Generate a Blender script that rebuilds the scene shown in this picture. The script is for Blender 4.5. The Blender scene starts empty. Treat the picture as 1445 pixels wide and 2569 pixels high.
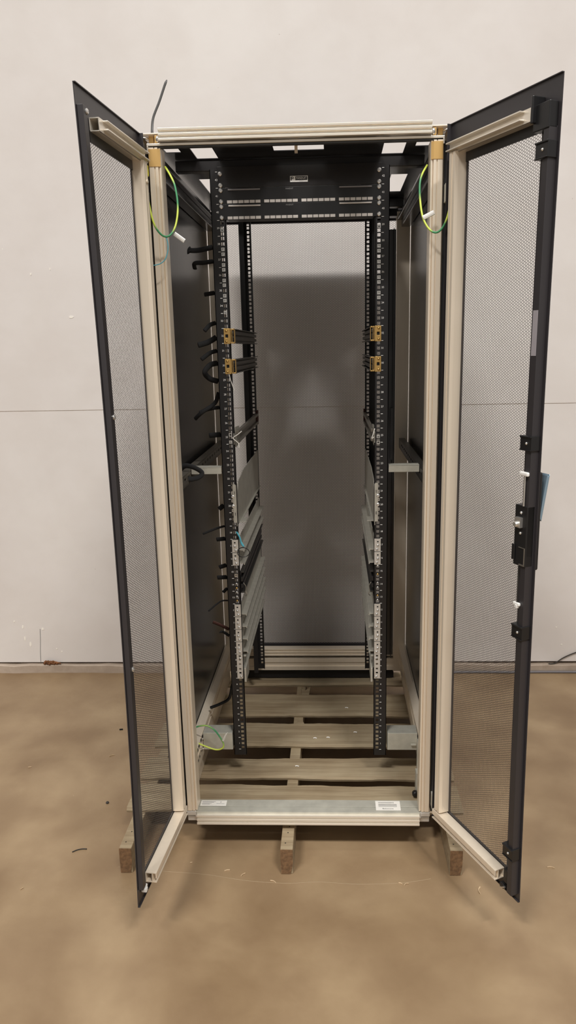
import bpy, math, random
import numpy as np
from mathutils import Vector, Matrix
random.seed(7)
COL = bpy.context.scene.collection
ZF = 0.2085            # height of the lowest rack unit above the floor
PI = math.pi

# ---------------------------------------------------------------- materials
def mat(name, col, rough=.5, metal=0., noise=None, bump=0., spec=.5, emit=None):
    m = bpy.data.materials.new(name); m.use_nodes = True
    nt = m.node_tree; b = nt.nodes['Principled BSDF']
    b.inputs['Base Color'].default_value = (*col, 1)
    b.inputs['Roughness'].default_value = rough
    b.inputs['Metallic'].default_value = metal
    b.inputs['Specular IOR Level'].default_value = spec
    if noise or bump:
        tc = nt.nodes.new('ShaderNodeTexCoord')
        nz = nt.nodes.new('ShaderNodeTexNoise')
        sc = noise[0] if noise else 40
        nz.inputs['Scale'].default_value = sc; nz.inputs['Detail'].default_value = 5
        if noise and len(noise) > 2:
            mp = nt.nodes.new('ShaderNodeMapping'); mp.inputs['Scale'].default_value = noise[2]
            nt.links.new(tc.outputs['Object'], mp.inputs['Vector']); nt.links.new(mp.outputs['Vector'], nz.inputs['Vector'])
        else:
            nt.links.new(tc.outputs['Object'], nz.inputs['Vector'])
        if noise:
            rp = nt.nodes.new('ShaderNodeValToRGB'); v = noise[1]
            rp.color_ramp.elements[0].position = .3; rp.color_ramp.elements[1].position = .7
            rp.color_ramp.elements[0].color = (*[c*(1-v) for c in col], 1)
            rp.color_ramp.elements[1].color = (*[min(1, c*(1+v)) for c in col], 1)
            nt.links.new(nz.outputs['Fac'], rp.inputs['Fac']); nt.links.new(rp.outputs['Color'], b.inputs['Base Color'])
        if bump:
            bp = nt.nodes.new('ShaderNodeBump'); bp.inputs['Strength'].default_value = bump; bp.inputs['Distance'].default_value = .004
            nt.links.new(nz.outputs['Fac'], bp.inputs['Height']); nt.links.new(bp.outputs['Normal'], b.inputs['Normal'])
    return m

M = {}
M['alu'] = mat('anodised_aluminium', (.87, .77, .63), .33, .30, noise=(6, .02, (14, 14, .6)))
M['alu_bright'] = mat('polished_aluminium', (.88, .82, .72), .24, .5)
M['cast'] = mat('cast_aluminium', (.66, .64, .60), .45, .5, bump=.1)
M['gold_and_sheen'] = mat('gold_metal_and_painted_sheen', (.80, .52, .20), .34, .55)  # gold corner castings, and the warm reflection painted on the post tops
M['black'] = mat('black_powder_coat', (.012, .0115, .0125), .38, 0, bump=.03)
M['black_gloss'] = mat('black_painted_steel', (.018, .017, .018), .24, 0)
M['door_black'] = mat('black_door_paint', (.033, .030, .033), .40, 0, bump=.02)
M['mesh_black'] = mat('black_perforated_steel', (.034, .031, .031), .4, 0)
M['plastic'] = mat('black_plastic', (.011, .011, .012), .35, 0)
M['galv'] = mat('galvanised_steel', (.56, .55, .48), .42, .35, noise=(30, .10))
M['slide'] = mat('dull_galvanised_slide', (.47, .455, .40), .42, .4, noise=(30, .10))
M['zinc'] = mat('zinc_plated_steel', (.72, .71, .68), .3, .85)
M['nickel'] = mat('nickel_plated_screw', (.80, .79, .77), .25, .8)
M['gold'] = mat('yellow_zinc_plate', (.62, .40, .14), .32, .8)
M['dark_steel'] = mat('dark_slide_steel', (.055, .053, .05), .36, .5)
M['grey_steel'] = mat('dull_slide_steel', (.22, .20, .17), .42, .6)
M['white'] = mat('white_plastic', (.86, .86, .84), .4)
M['print'] = mat('white_print', (.92, .92, .90), .6)
M['ink'] = mat('black_ink', (.03, .03, .03), .6)
M['ink_grey'] = mat('grey_ink', (.30, .30, .30), .6)
M['paper'] = mat('paper_label', (.83, .81, .76), .55)
M['clear'] = mat('grey_translucent_label', (.36, .34, .37), .2)
M['portw'] = mat('port_label_window', (.72, .68, .64), .3, .3)
M['strip_gr'] = mat('grey_label_strip', (.30, .29, .30), .25, .2)
M['yellow'] = mat('yellow_lug', (.90, .80, .03), .4)
M['hole'] = mat('dark_recess', (.006, .006, .006), .9)
M['blue'] = mat('blue_thread', (.10, .45, .58), .5)
M['velcro'] = mat('black_hook_and_loop', (.014, .014, .015), .9, bump=.3)
M['brownstrap'] = mat('red_brown_strap', (.07, .025, .018), .8)
M['twist'] = mat('white_twist_wire', (.75, .73, .68), .5)
M['rod'] = mat('dark_grey_rod', (.10, .10, .10), .45, .3)
M['handle'] = mat('blue_grey_metal', (.30, .42, .52), .25, .5)
M['grey_cable'] = mat('grey_cable', (.17, .16, .17), .5)
M['leaf'] = mat('rust_brown_crumb', (.20, .085, .035), .9, noise=(60, .4))
M['end_grain'] = mat('dark_end_grain', (.17, .095, .045), .9, noise=(90, .35), bump=.5)
M['chip'] = mat('pale_wood_chip', (.62, .47, .30), .8)
M['pebble'] = mat('dark_pebble', (.05, .045, .04), .9)
M['crackc'] = mat('pale_crack', (.345, .262, .165), .9)
M['chipw'] = mat('exposed_white_plaster', (.90, .87, .80), .9)
M['concrete_gap'] = mat('dark_joint', (.03, .018, .012), .95)

def greenyellow():
    m = mat('green_yellow_insulation', (.5, .7, .05), .4)
    nt = m.node_tree; b = nt.nodes['Principled BSDF']
    tc = nt.nodes.new('ShaderNodeTexCoord'); w = nt.nodes.new('ShaderNodeTexNoise')
    w.inputs['Scale'].default_value = 9; w.inputs['Detail'].default_value = 0
    nt.links.new(tc.outputs['Object'], w.inputs['Vector'])
    r = nt.nodes.new('ShaderNodeValToRGB'); r.color_ramp.interpolation = 'LINEAR'
    r.color_ramp.elements[0].position = .42; r.color_ramp.elements[1].position = .52
    r.color_ramp.elements[0].color = (.06, .30, .13, 1); r.color_ramp.elements[1].color = (.62, .74, .10, 1)
    nt.links.new(w.outputs['Fac'], r.inputs['Fac']); nt.links.new(r.outputs['Color'], b.inputs['Base Color'])
    return m
M['gy'] = greenyellow()

def wood():
    m = mat('weathered_pallet_wood', (.34, .25, .155), .8)
    nt = m.node_tree; b = nt.nodes['Principled BSDF']
    tc = nt.nodes.new('ShaderNodeTexCoord'); mp = nt.nodes.new('ShaderNodeMapping')
    mp.inputs['Scale'].default_value = (3, 60, 60)
    nt.links.new(tc.outputs['Object'], mp.inputs['Vector'])
    n1 = nt.nodes.new('ShaderNodeTexNoise'); n1.inputs['Scale'].default_value = 1.2; n1.inputs['Detail'].default_value = 6; n1.inputs['Distortion'].default_value = .6
    nt.links.new(mp.outputs['Vector'], n1.inputs['Vector'])
    n2 = nt.nodes.new('ShaderNodeTexNoise'); n2.inputs['Scale'].default_value = 5; n2.inputs['Detail'].default_value = 4
    nt.links.new(tc.outputs['Object'], n2.inputs['Vector'])
    r = nt.nodes.new('ShaderNodeValToRGB'); e = r.color_ramp.elements
    e[0].position = .28; e[0].color = (.27, .205, .125, 1); e[1].position = .66; e[1].color = (.41, .335, .22, 1)
    nt.links.new(n1.outputs['Fac'], r.inputs['Fac'])
    mx = nt.nodes.new('ShaderNodeMix'); mx.data_type = 'RGBA'; mx.blend_type = 'MULTIPLY'; mx.inputs['Factor'].default_value = .6
    r2 = nt.nodes.new('ShaderNodeValToRGB'); r2.color_ramp.elements[0].position = .3; r2.color_ramp.elements[1].position = .65
    r2.color_ramp.elements[0].color = (.6, .52, .42, 1); r2.color_ramp.elements[1].color = (1, 1, 1, 1)
    nt.links.new(n2.outputs['Fac'], r2.inputs['Fac'])
    nt.links.new(r.outputs['Color'], mx.inputs['A']); nt.links.new(r2.outputs['Color'], mx.inputs['B'])
    nt.links.new(mx.outputs['Result'], b.inputs['Base Color'])
    bp = nt.nodes.new('ShaderNodeBump'); bp.inputs['Strength'].default_value = .35; bp.inputs['Distance'].default_value = .004
    nt.links.new(n1.outputs['Fac'], bp.inputs['Height']); nt.links.new(bp.outputs['Normal'], b.inputs['Normal'])
    return m
M['wood'] = wood()

def mottled(name, cols, scales, rough, bump, specks=None):
    """a painted or bare concrete surface: three noise sizes mixed, fine specks, faint bump"""
    m = mat(name, cols[0], rough)
    nt = m.node_tree; b = nt.nodes['Principled BSDF']; N = nt.nodes; L = nt.links
    tc = N.new('ShaderNodeTexCoord')
    def nz(sc, det=6, dist=0.):
        n = N.new('ShaderNodeTexNoise'); n.inputs['Scale'].default_value = sc; n.inputs['Detail'].default_value = det; n.inputs['Distortion'].default_value = dist
        L.new(tc.outputs['Object'], n.inputs['Vector']); return n
    def ramp(n, p0, c0, p1, c1):
        r = N.new('ShaderNodeValToRGB'); r.color_ramp.elements[0].position = p0; r.color_ramp.elements[1].position = p1
        r.color_ramp.elements[0].color = (*c0, 1); r.color_ramp.elements[1].color = (*c1, 1); L.new(n.outputs[0], r.inputs['Fac']); return r
    a = ramp(nz(scales[0], 5, .4), .32, cols[0], .68, cols[1])
    c = ramp(nz(scales[1], 7, .2), .38, cols[2], .66, (1, 1, 1))
    mx = N.new('ShaderNodeMix'); mx.data_type = 'RGBA'; mx.blend_type = 'MULTIPLY'; mx.inputs['Factor'].default_value = .8
    L.new(a.outputs['Color'], mx.inputs['A']); L.new(c.outputs['Color'], mx.inputs['B'])
    out = mx
    if specks:
        for sc, thr, col in specks:
            v = N.new('ShaderNodeTexVoronoi'); v.inputs['Scale'].default_value = sc; L.new(tc.outputs['Object'], v.inputs['Vector'])
            r = N.new('ShaderNodeValToRGB'); r.color_ramp.elements[0].position = thr*.5; r.color_ramp.elements[1].position = thr
            r.color_ramp.elements[0].color = (1, 1, 1, 1); r.color_ramp.elements[1].color = (0, 0, 0, 1)
            L.new(v.outputs['Distance'], r.inputs['Fac'])
            m2 = N.new('ShaderNodeMix'); m2.data_type = 'RGBA'; L.new(r.outputs['Color'], m2.inputs['Factor'])
            L.new(out.outputs['Result'], m2.inputs['A']); m2.inputs['B'].default_value = (*col, 1); out = m2
    L.new(out.outputs['Result'], b.inputs['Base Color'])
    n3 = nz(scales[2], 8)
    bp = N.new('ShaderNodeBump'); bp.inputs['Strength'].default_value = bump; bp.inputs['Distance'].default_value = .01
    L.new(n3.outputs['Fac'], bp.inputs['Height']); L.new(bp.outputs['Normal'], b.inputs['Normal'])
    return m
M['wall'] = mottled('painted_concrete_wall', [(.75, .712, .69), (.785, .755, .73), (.95, .94, .93)], (1.1, 5, 14), .75, .12,
                    specks=[(9, .022, (.55, .5, .46)), (5.3, .016, (.9, .88, .84))])
M['floor'] = mottled('brown_concrete_floor', [(.268, .182, .100), (.375, .272, .162), (.77, .73, .71)], (2.6, 5, 40), .45, .08,
                     specks=[(7, .012, (.60, .50, .38)), (11, .012, (.16, .11, .07))])
M['trim'] = mottled('grey_concrete_curb', [(.42, .34, .27), (.52, .43, .35), (.8, .78, .76)], (4, 12, 30), .8, .3)

# ---------------------------------------------------------------- mesh building
class MB:
    def __init__(s): s.v = []; s.f = []
    def add(s, vs, fs):
        o = len(s.v); s.v += [tuple(p) for p in vs]; s.f += [tuple(i+o for i in q) for q in fs]; return s
    def box(s, x0, x1, y0, y1, z0, z1, nz=1):
        x0, x1 = min(x0, x1), max(x0, x1); y0, y1 = min(y0, y1), max(y0, y1); z0, z1 = min(z0, z1), max(z0, z1)
        vs = []; fs = []
        for k in range(nz+1):
            z = z0+(z1-z0)*k/nz
            vs += [(x0, y0, z), (x1, y0, z), (x1, y1, z), (x0, y1, z)]
        for k in range(nz):
            for i in range(4):
                j = (i+1) % 4; fs.append((4*k+i, 4*k+j, 4*k+4+j, 4*k+4+i))
        fs += [(3, 2, 1, 0), tuple(4*nz+i for i in range(4))]
        return s.add(vs, fs)
    def prism(s, poly, axis, a0, a1, n=1):
        """extrude a 2D outline along an axis; the outline holds the two other coordinates in x,y,z order"""
        k = len(poly); vs = []; fs = []
        def P(u, w, a): return (a, u, w) if axis == 'x' else (u, a, w) if axis == 'y' else (u, w, a)
        for t in range(n+1):
            a = a0+(a1-a0)*t/n; vs += [P(u, w, a) for u, w in poly]
        for t in range(n):
            for i in range(k):
                j = (i+1) % k; fs.append((t*k+i, t*k+j, (t+1)*k+j, (t+1)*k+i))
        fs += [tuple(range(k))[::-1], tuple(n*k+i for i in range(k))]
        return s.add(vs, fs)
    def lathe(s, prof, c=(0, 0, 0), axis='-y', n=20):
        vs = []; fs = []; k = len(prof)
        ax = {'-y': ((1, 0, 0), (0, 0, 1), (0, -1, 0)), 'z': ((1, 0, 0), (0, 1, 0), (0, 0, 1)), 'y': ((1, 0, 0), (0, 0, -1), (0, 1, 0)),
              'x': ((0, 1, 0), (0, 0, 1), (1, 0, 0)), '-x': ((0, -1, 0), (0, 0, 1), (-1, 0, 0))}[axis]
        A, B, D = [Vector(t) for t in ax]; c = Vector(c)
        for i in range(n):
            t = 2*PI*i/n
            for r, h in prof: vs.append(tuple(c+A*(r*math.cos(t))+B*(r*math.sin(t))+D*h))
        for i in range(n):
            j = (i+1) % n
            for q in range(k-1): fs.append((i*k+q, j*k+q, j*k+q+1, i*k+q+1))
        fs.append(tuple(i*k+k-1 for i in range(n))[::-1]); fs.append(tuple(i*k for i in range(n)))
        return s.add(vs, fs)
    def tube(s, pts, r, n=8, sub=6, flat=None):
        P = [Vector(p) for p in pts]; Q = []
        for i in range(len(P)-1):
            p0 = P[max(i-1, 0)]; p1 = P[i]; p2 = P[i+1]; p3 = P[min(i+2, len(P)-1)]
            for k in range(sub):
                t = k/sub
                Q.append(.5*((2*p1)+(p2-p0)*t+(2*p0-5*p1+4*p2-p3)*t*t+(3*p1-p0-3*p2+p3)*t**3))
        Q.append(P[-1])
        vs = []; fs = []; up = Vector((.13, .97, .2))
        for i, q in enumerate(Q):
            d = (Q[min(i+1, len(Q)-1)]-Q[max(i-1, 0)]).normalized()
            a = d.cross(up); a = a.normalized() if a.length > 1e-4 else Vector((1, 0, 0)); b = d.cross(a).normalized(); up = -b if (-b).dot(up) > 0 else b
            rr = r(i/(len(Q)-1)) if callable(r) else r
            for k in range(n):
                t = 2*PI*k/n
                vs.append(tuple(q+a*(rr*math.cos(t))+b*((flat or 1)*rr*math.sin(t))))
        for i in range(len(Q)-1):
            for k in range(n):
                j = (k+1) % n; fs.append((i*n+k, i*n+j, (i+1)*n+j, (i+1)*n+k))
        fs += [tuple(range(n))[::-1], tuple((len(Q)-1)*n+k for k in range(n))]
        return s.add(vs, fs)
    def grid_plate(s, u0, u1, w0, w1, holes, t0, t1, axis='y'):
        """a plate with real rectangular holes; (u,w) in the plate, thickness t0..t1 along axis"""
        us = sorted({u0, u1} | {h[0] for h in holes} | {h[1] for h in holes}); ws = sorted({w0, w1} | {h[2] for h in holes} | {h[3] for h in holes})
        us = [u for u in us if u0 <= u <= u1]; ws = [w for w in ws if w0 <= w <= w1]
        nu, nw = len(us)-1, len(ws)-1
        solid = [[True]*nw for _ in range(nu)]
        for i in range(nu):
            for j in range(nw):
                cu, cw = (us[i]+us[i+1])/2, (ws[j]+ws[j+1])/2
                if any(h[0] < cu < h[1] and h[2] < cw < h[3] for h in holes): solid[i][j] = False
        def P(u, w, t): return (u, t, w) if axis == 'y' else (t, u, w) if axis == 'x' else (u, w, t)
        vs = []; fs = []
        idx = {}
        def V(i, j, k):
            if (i, j, k) not in idx: idx[(i, j, k)] = len(vs); vs.append(P(us[i], ws[j], (t0, t1)[k]))
            return idx[(i, j, k)]
        for i in range(nu):
            for j in range(nw):
                if not solid[i][j]: continue
                fs.append((V(i, j, 0), V(i+1, j, 0), V(i+1, j+1, 0), V(i, j+1, 0))); fs.append((V(i, j+1, 1), V(i+1, j+1, 1), V(i+1, j, 1), V(i, j, 1)))
                for di, dj, a, b in ((-1, 0, (i, j), (i, j+1)), (1, 0, (i+1, j+1), (i+1, j)), (0, -1, (i+1, j), (i, j)), (0, 1, (i, j+1), (i+1, j+1))):
                    ii, jj = i+di, j+dj
                    if ii < 0 or jj < 0 or ii >= nu or jj >= nw or not solid[ii][jj]:
                        fs.append((V(*a, 0), V(*b, 0), V(*b, 1), V(*a, 1)))
        return s.add(vs, fs)

def label(o, text, cat, group=None):
    o['label'] = text; o['category'] = cat
    if group: o['group'] = group
    return o
WORLD = {}
def link(o, parent=None):
    COL.objects.link(o)
    if parent is not None: o.parent = parent
    return o
def thing(name, text, cat, loc, group=None, rotz=0):
    """an Empty at the foot of a thing; loc in rack coordinates"""
    o = bpy.data.objects.new(name, None); link(o); o.location = (loc[0], loc[1], loc[2]+ZF); o.rotation_euler = (0, 0, rotz)
    o.empty_display_size = .02; WORLD[o.name] = Vector((loc[0], loc[1], loc[2])); return label(o, text, cat, group)
def mesh_from(name, vs, fs, m, smooth=False):
    me = bpy.data.meshes.new(name); me.from_pydata(vs, [], fs); me.materials.append(m); me.validate(); me.update()
    if smooth: me.polygons.foreach_set('use_smooth', [True]*len(me.polygons))
    return me
def part(name, mb, m, parent, smooth=False, bevel=0., lab=None, origin=None):
    """mesh in rack coordinates -> child (or top-level when parent is None) with its origin at its own centre"""
    vs = np.array(mb.v, float)
    o0 = (vs.min(0)+vs.max(0))/2 if origin is None else np.array(origin, float)
    me = mesh_from(name, (vs-o0).tolist(), mb.f, m, smooth)
    o = bpy.data.objects.new(name, me); link(o, parent)
    base = WORLD[parent.name] if parent is not None else Vector((0, 0, -ZF))
    o.location = Vector(o0.tolist())-base; WORLD[o.name] = Vector(o0.tolist())
    if bevel:
        b = o.modifiers.new('edge', 'BEVEL'); b.width = bevel; b.segments = 2; b.limit_method = 'ANGLE'
    if lab: o['label'] = lab
    return o
def inst(name, me, loc, parent, rot=None):
    o = bpy.data.objects.new(name, me); link(o, parent)
    o.location = Vector(loc)-WORLD[parent.name]; WORLD[o.name] = Vector(loc)
    if rot: o.rotation_euler = rot
    return o
def single(name, mb, m, text, cat, group=None, smooth=False, bevel=0.):
    return label(part(name, mb, m, None, smooth, bevel), text, cat, group)

def text_mb(s, size, origin, axis_u, axis_w, align='CENTER'):
    cu = bpy.data.curves.new('t', 'FONT'); cu.body = s; cu.size = size; cu.align_x = align; cu.align_y = 'CENTER'; cu.resolution_u = 2
    ob = bpy.data.objects.new('t', cu); COL.objects.link(ob)
    dg = bpy.context.evaluated_depsgraph_get(); me = bpy.data.meshes.new_from_object(ob.evaluated_get(dg))
    O, U, Wv = Vector(origin), Vector(axis_u), Vector(axis_w)
    mb = MB(); mb.add([tuple(O+U*v.co.x+Wv*v.co.y) for v in me.vertices], [tuple(p.vertices) for p in me.polygons])
    bpy.data.objects.remove(ob); bpy.data.curves.remove(cu); bpy.data.meshes.remove(me)
    return mb

def perforated(name, u0, u1, z0, z1, pitch, bar, th, m):
    """hexagonally perforated sheet with real holes, in the local X-Z plane; its border cells are left solid"""
    dx = pitch*math.sqrt(3)/2; nc = int((u1-u0)/dx)+1; nr = int((z1-z0)/pitch)+1
    ci, ri = np.meshgrid(np.arange(nc), np.arange(nr), indexing='ij')
    cx = (u0+ci*dx).ravel(); cz = (z0+ri*pitch+(ci % 2)*pitch/2).ravel()
    R = pitch/math.sqrt(3); ang = np.arange(6)*PI/3
    ho = R*np.c_[np.cos(ang), np.sin(ang)]; hi = ho*(1-bar/pitch)
    n = len(cx); V = np.zeros((n, 24, 3))
    for k, (h, y) in enumerate(((ho, 0), (hi, 0), (hi, th), (ho, th))):
        V[:, 6*k:6*k+6, 0] = cx[:, None]+h[None, :, 0]; V[:, 6*k:6*k+6, 2] = cz[:, None]+h[None, :, 1]; V[:, 6*k:6*k+6, 1] = y
    q = []
    for k in range(3):
        for i in range(6):
            j = (i+1) % 6; q.append((6*k+i, 6*k+j, 6*k+6+j, 6*k+6+i))
    q = np.array(q)
    Fq = (q[None]+24*np.arange(n)[:, None, None]).reshape(-1, 4)
    me = bpy.data.meshes.new(name); me.vertices.add(n*24); me.vertices.foreach_set('co', V.reshape(-1))
    me.loops.add(Fq.size); me.loops.foreach_set('vertex_index', Fq.reshape(-1).astype(np.int32))
    me.polygons.add(len(Fq)); me.polygons.foreach_set('loop_start', (np.arange(len(Fq))*4).astype(np.int32))
    me.polygons.foreach_set('loop_total', np.full(len(Fq), 4, np.int32)); me.materials.append(m); me.update(calc_edges=True)
    return me

# shared small hardware
SCREW = MB().lathe([(.0001, .0018), (.0022, .0018), (.0022, .0034), (.0042, .0032), (.0062, .0016), (.0064, 0), (.0001, 0)], axis='-y', n=18)
SCREW = mesh_from('screw', SCREW.v, SCREW.f, M['nickel'], False)
SMALL = MB().lathe([(.0001, .0035), (.0018, .0033), (.0034, .0018), (.0038, 0), (.0001, 0)], axis='-y', n=12)
SMALL_SCREW = mesh_from('small_screw', SMALL.v, SMALL.f, M['nickel'], True)
BRASS_SCREW = mesh_from('small_screw_yellow', SMALL.v, SMALL.f, M['gold'], True)
def cage_mesh(m):
    b = MB().grid_plate(-.0050, .0050, -.0050, .0050, [(-.0028, .0028, -.0028, .0028)], -.0022, .0)
    b.box(-.0045, .0045, .004, .008, -.0045, .0045)
    return mesh_from('cage_nut', b.v, b.f, m)
CAGE = cage_mesh(M['zinc'])

# ================================================================ the room
def struct(name, mb, m):
    o = part(name, mb, m, None, origin=(0, 0, -ZF)); o['kind'] = 'structure'; return o
b = MB(); b.add([(-7, -6, -ZF), (7, -6, -ZF), (7, 1.2, -ZF), (-7, 1.2, -ZF)], [(0, 1, 2, 3)]); b.add([(-7, -6, -ZF-.1), (7, -6, -ZF-.1), (7, 1.2, -ZF-.1), (-7, 1.2, -ZF-.1)], [(3, 2, 1, 0)])
struct('floor', b, M['floor'])
WY = 1.085
b = MB()
b.prism([(WY, -.157), (WY, 1.094), (WY-.0025, 1.0965), (WY-.0025, 6.0), (WY+.2, 6.0), (WY+.2, -.157)], 'x', -7, 7)
wall = struct('wall_back', b, M['wall'])
# rough little curb along the foot of the wall and the dark open joint above it
rng = random.Random(3)
xs = [-7]+[-2.4+.08*i for i in range(61)]+[7]
vs = []; fs = []
for x in xs:
    h = -.168+rng.uniform(-.004, .004); d = WY-.016+rng.uniform(-.004, .004)
    vs += [(x, d, -ZF), (x, d, h-.004), (x, d+.006, h), (x, WY+.03, h)]
for i in range(len(xs)-1):
    for k in range(3): fs.append((4*i+k, 4*i+4+k, 4*i+5+k, 4*i+1+k))
struct('trim_1', MB().add(vs, fs), M['trim'])
struct('trim_2', MB().box(-7, 7, WY+.035, WY+.05, -ZF, -.15), M['concrete_gap'])
# paint chips and hairline crack on the wall, parts of the wall
def blob(cx, cz, rx, rz, y, n=14, seed=0, th=.0012):
    r = random.Random(seed); pts = [(cx+rx*math.cos(t)*r.uniform(.7, 1.1), cz+rz*math.sin(t)*r.uniform(.7, 1.1)) for t in [2*PI*i/n for i in range(n)]]
    return MB().prism(pts, 'y', y-th, y+.0005)
for i, (x, z, rx, rz, yy) in enumerate([(-1.082, 1.513, .011, .006, WY-.0025), (-1.249, 1.70, .004, .006, WY-.0025), (-1.16, 1.72, .002, .007, WY-.0025),
        (-1.36, .02, .006, .008, WY), (-1.43, -.06, .006, .014, WY), (-1.46, .03, .005, .01, WY), (-1.455, -.03, .004, .012, WY), (-1.50, .06, .004, .006, WY), (-1.30, -.085, .004, .004, WY), (-1.275, -.10, .004, .004, WY),
        (1.16, .02, .004, .004, WY), (1.19, -.07, .004, .004, WY)]):
    p = part('paint_chip', blob(x, z, rx, rz, yy, seed=i), M['chipw'], wall, lab='white chip in the paint'); p['kind'] = 'structure'
p = part('crack', MB().tube([(-1.374, WY, .02), (-1.378, WY, -.04), (-1.384, WY, -.10), (-1.387, WY, -.155)], .0016, 5), M['ink_grey'], wall); p['kind'] = 'structure'

floor = bpy.data.objects['floor']
p = part('crack', MB().tube([(-.592, -.34, -ZF), (-.437, -.358, -ZF), (-.31, -.37, -ZF), (-.185, -.395, -ZF), (-.06, -.405, -ZF), (.034, -.398, -ZF), (.157, -.406, -ZF), (.288, -.398, -ZF), (.373, -.38, -ZF)], .0007, 5, 6), M["crackc"], floor, lab='faint pale crack line'); p['kind'] = 'structure'

# ================================================================ pallet
pal = thing('wooden_pallet', 'weathered wooden pallet under the open server rack', 'pallet', (-.06, .3, -ZF))
ZD = -.104
def board(y0, y1, seed, x0=-.60, x1=.50):
    r = random.Random(seed); n = 46; vs = []; fs = []
    ph = [r.uniform(0, 6) for _ in range(4)]
    for i in range(n+1):
        x = x0+(x1-x0)*i/n
        w1 = .004*math.sin(5*x+ph[0])+.0025*math.sin(17*x+ph[1])+r.uniform(-.0015, .0015); w2 = .005*math.sin(4*x+ph[2])+.002*math.sin(23*x+ph[3])+r.uniform(-.0015, .0015)
        zt = ZD-.001-.0008*r.random()
        vs += [(x, y0+w1, zt-.018), (x, y0+w1-.003, zt-.009), (x, y0+w1+.002, zt), (x, y1+w2, zt), (x, y1+w2, zt-.018)]
    for i in range(n):
        for k in range(5):
            j = (k+1) % 5; fs.append((5*i+k, 5*i+j, 5*i+5+j, 5*i+5+k))
    fs += [tuple(range(5)), tuple(5*n+k for k in range(5))[::-1]]
    return MB().add(vs, fs)
for i, (y0, y1) in enumerate([(-.185, -.055), (.0, .118), (.215, .375), (.452, .628), (.735, .852)]):
    part('deck_board', board(y0, y1, 10+i), M['wood'], pal)
for x0 in (-.576, -.081, .432):
    part('stringer', MB().prism([(x0, -ZF), (x0+.038, -ZF), (x0+.038, ZD-.019), (x0, ZD-.019)], 'y', -.364, .86, 6), M['wood'], pal, bevel=.002)
    r = random.Random(int(x0*100)); e = [(x0+.001+r.uniform(0, .003), -ZF+.001), (x0+.034-r.uniform(0, .004), -ZF+.001), (x0+.0375, -ZF+.035), (x0+.0378, ZD-.020), (x0+.0005, ZD-.0195), (x0+.0002, -ZF+.05)]
    part('end_grain', MB().prism(e, 'y', -.3665, -.3642), M['end_grain'], pal, lab='dark rough end grain')
    for dx, y in ((.022, -.255), (.019, -.285), (.014, -.335)):
        part('nail_hole', MB().lathe([(.0001, .0006), (.0022, .0006), (.0022, 0), (.0001, 0)], (x0+dx, y, ZD-.0192), 'z', 8), M['hole'], pal)
part('splintered_block', MB().prism([(-.058, .615), (-.059, .72), (-.044, .685), (-.021, .727), (-.028, .615)], 'z', -.135, -.116), M['wood'], pal, lab='splintered raw wood end in the gap')
part('splintered_block', MB().prism([(-.070, .385), (-.066, .42), (-.053, .445), (-.033, .385)], 'z', -.135, -.118), M['wood'], pal, lab='splintered raw wood end in the gap')

# ================================================================ the rack
rack = thing('server_rack', 'tall open server rack with aluminium frame, black panels and two open mesh doors', 'server rack', (0, .28, ZD))
for sx in (-1, 1):
    for rear in (0, 1):
        def B(v): return .549-v if rear else v
        prof = [(.348, -.215), (.348, -.260), (.3495, -.2625), (.3530, -.2625), (.3535, -.2590), (.3550, -.2590), (.3555, -.266), (.3628, -.266), (.3633, -.263), (.3653, -.263), (.3658, -.266),
                (.3785, -.266), (.3795, -.264), (.3795, -.247), (.383, -.2445), (.397, -.2445), (.400, -.241), (.400, -.215)]
        poly = [(sx*a, B(v)) for a, v in prof]
        po = part('corner_post', MB().prism(poly, 'z', -.06, 1.872), M['alu'], rack)
        if not rear:
            part('painted_sheen_shell', MB().prism([(sx*a, v-.0012) for a, v in [(.349, -.25), (.349, -.262), (.3555, -.266), (.3785, -.2662), (.3798, -.2645), (.3798, -.25)]], 'z', 1.826, 1.868), M['gold_and_sheen'], po, lab='warm reflection at the top of the post, painted as a gold shell')  # warm lamp reflection on the aluminium, put in as a gold coloured shell
# front top beam: ridged bar over a flange
def ridged(y, z0, z1, n=3, d=.004):
    """outline (y,z) of a bar whose front carries n bright ridges"""
    pts = []; h = (z1-z0)/(2*n-1)
    for k in range(2*n-1):
        yy = y-(d if k % 2 == 0 else 0)
        za, zb = z0+k*h, z0+(k+1)*h
        pts += [(yy, za), (yy, zb)]
    pts += [(y+.03, z1), (y+.03, z0)]
    return pts
tb = part('top_beam', MB().prism(ridged(-.270, 1.8855, 1.9155, 3, .006), 'x', -.350, .350), M['alu_bright'], rack, bevel=.0008)
part('beam_flange', MB().box(-.3827, .3827, -.267, -.247, 1.8755, 1.8815).box(-.3827, -.379, -.267, -.22, 1.862, 1.876).box(.379, .3827, -.267, -.22, 1.862, 1.876), M['alu_bright'], rack, bevel=.0008)
part('beam_underside', MB().box(-.378, .378, -.264, -.250, 1.871, 1.8745), M['dark_steel'], rack)
part('cap_plate', MB().box(-.400, .400, -.264, -.19, 1.9035, 1.907), M['alu'], rack, bevel=.0008)
for sx in (-1, 1):
    c = part('corner_casting', MB().box(sx*.368, sx*.381, -.245, -.222, 1.876, 1.906).box(sx*.352, sx*.362, -.262, -.24, 1.884, 1.902), M['gold_and_sheen'], rack, bevel=.001)
    part('corner_bolt', MB().lathe([(.0001, .008), (.006, .008), (.009, .005), (.009, 0), (.0001, 0)], (sx*.351, -.258, 1.893), 'x' if sx > 0 else '-x'), M['nickel'], rack, True)
    part('corner_washer', MB().lathe([(.0001, .004), (.010, .004), (.012, .002), (.012, 0), (.0001, 0)], (sx*.391, -.25, 1.8955), 'z'), M['zinc'], rack, True)
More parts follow.
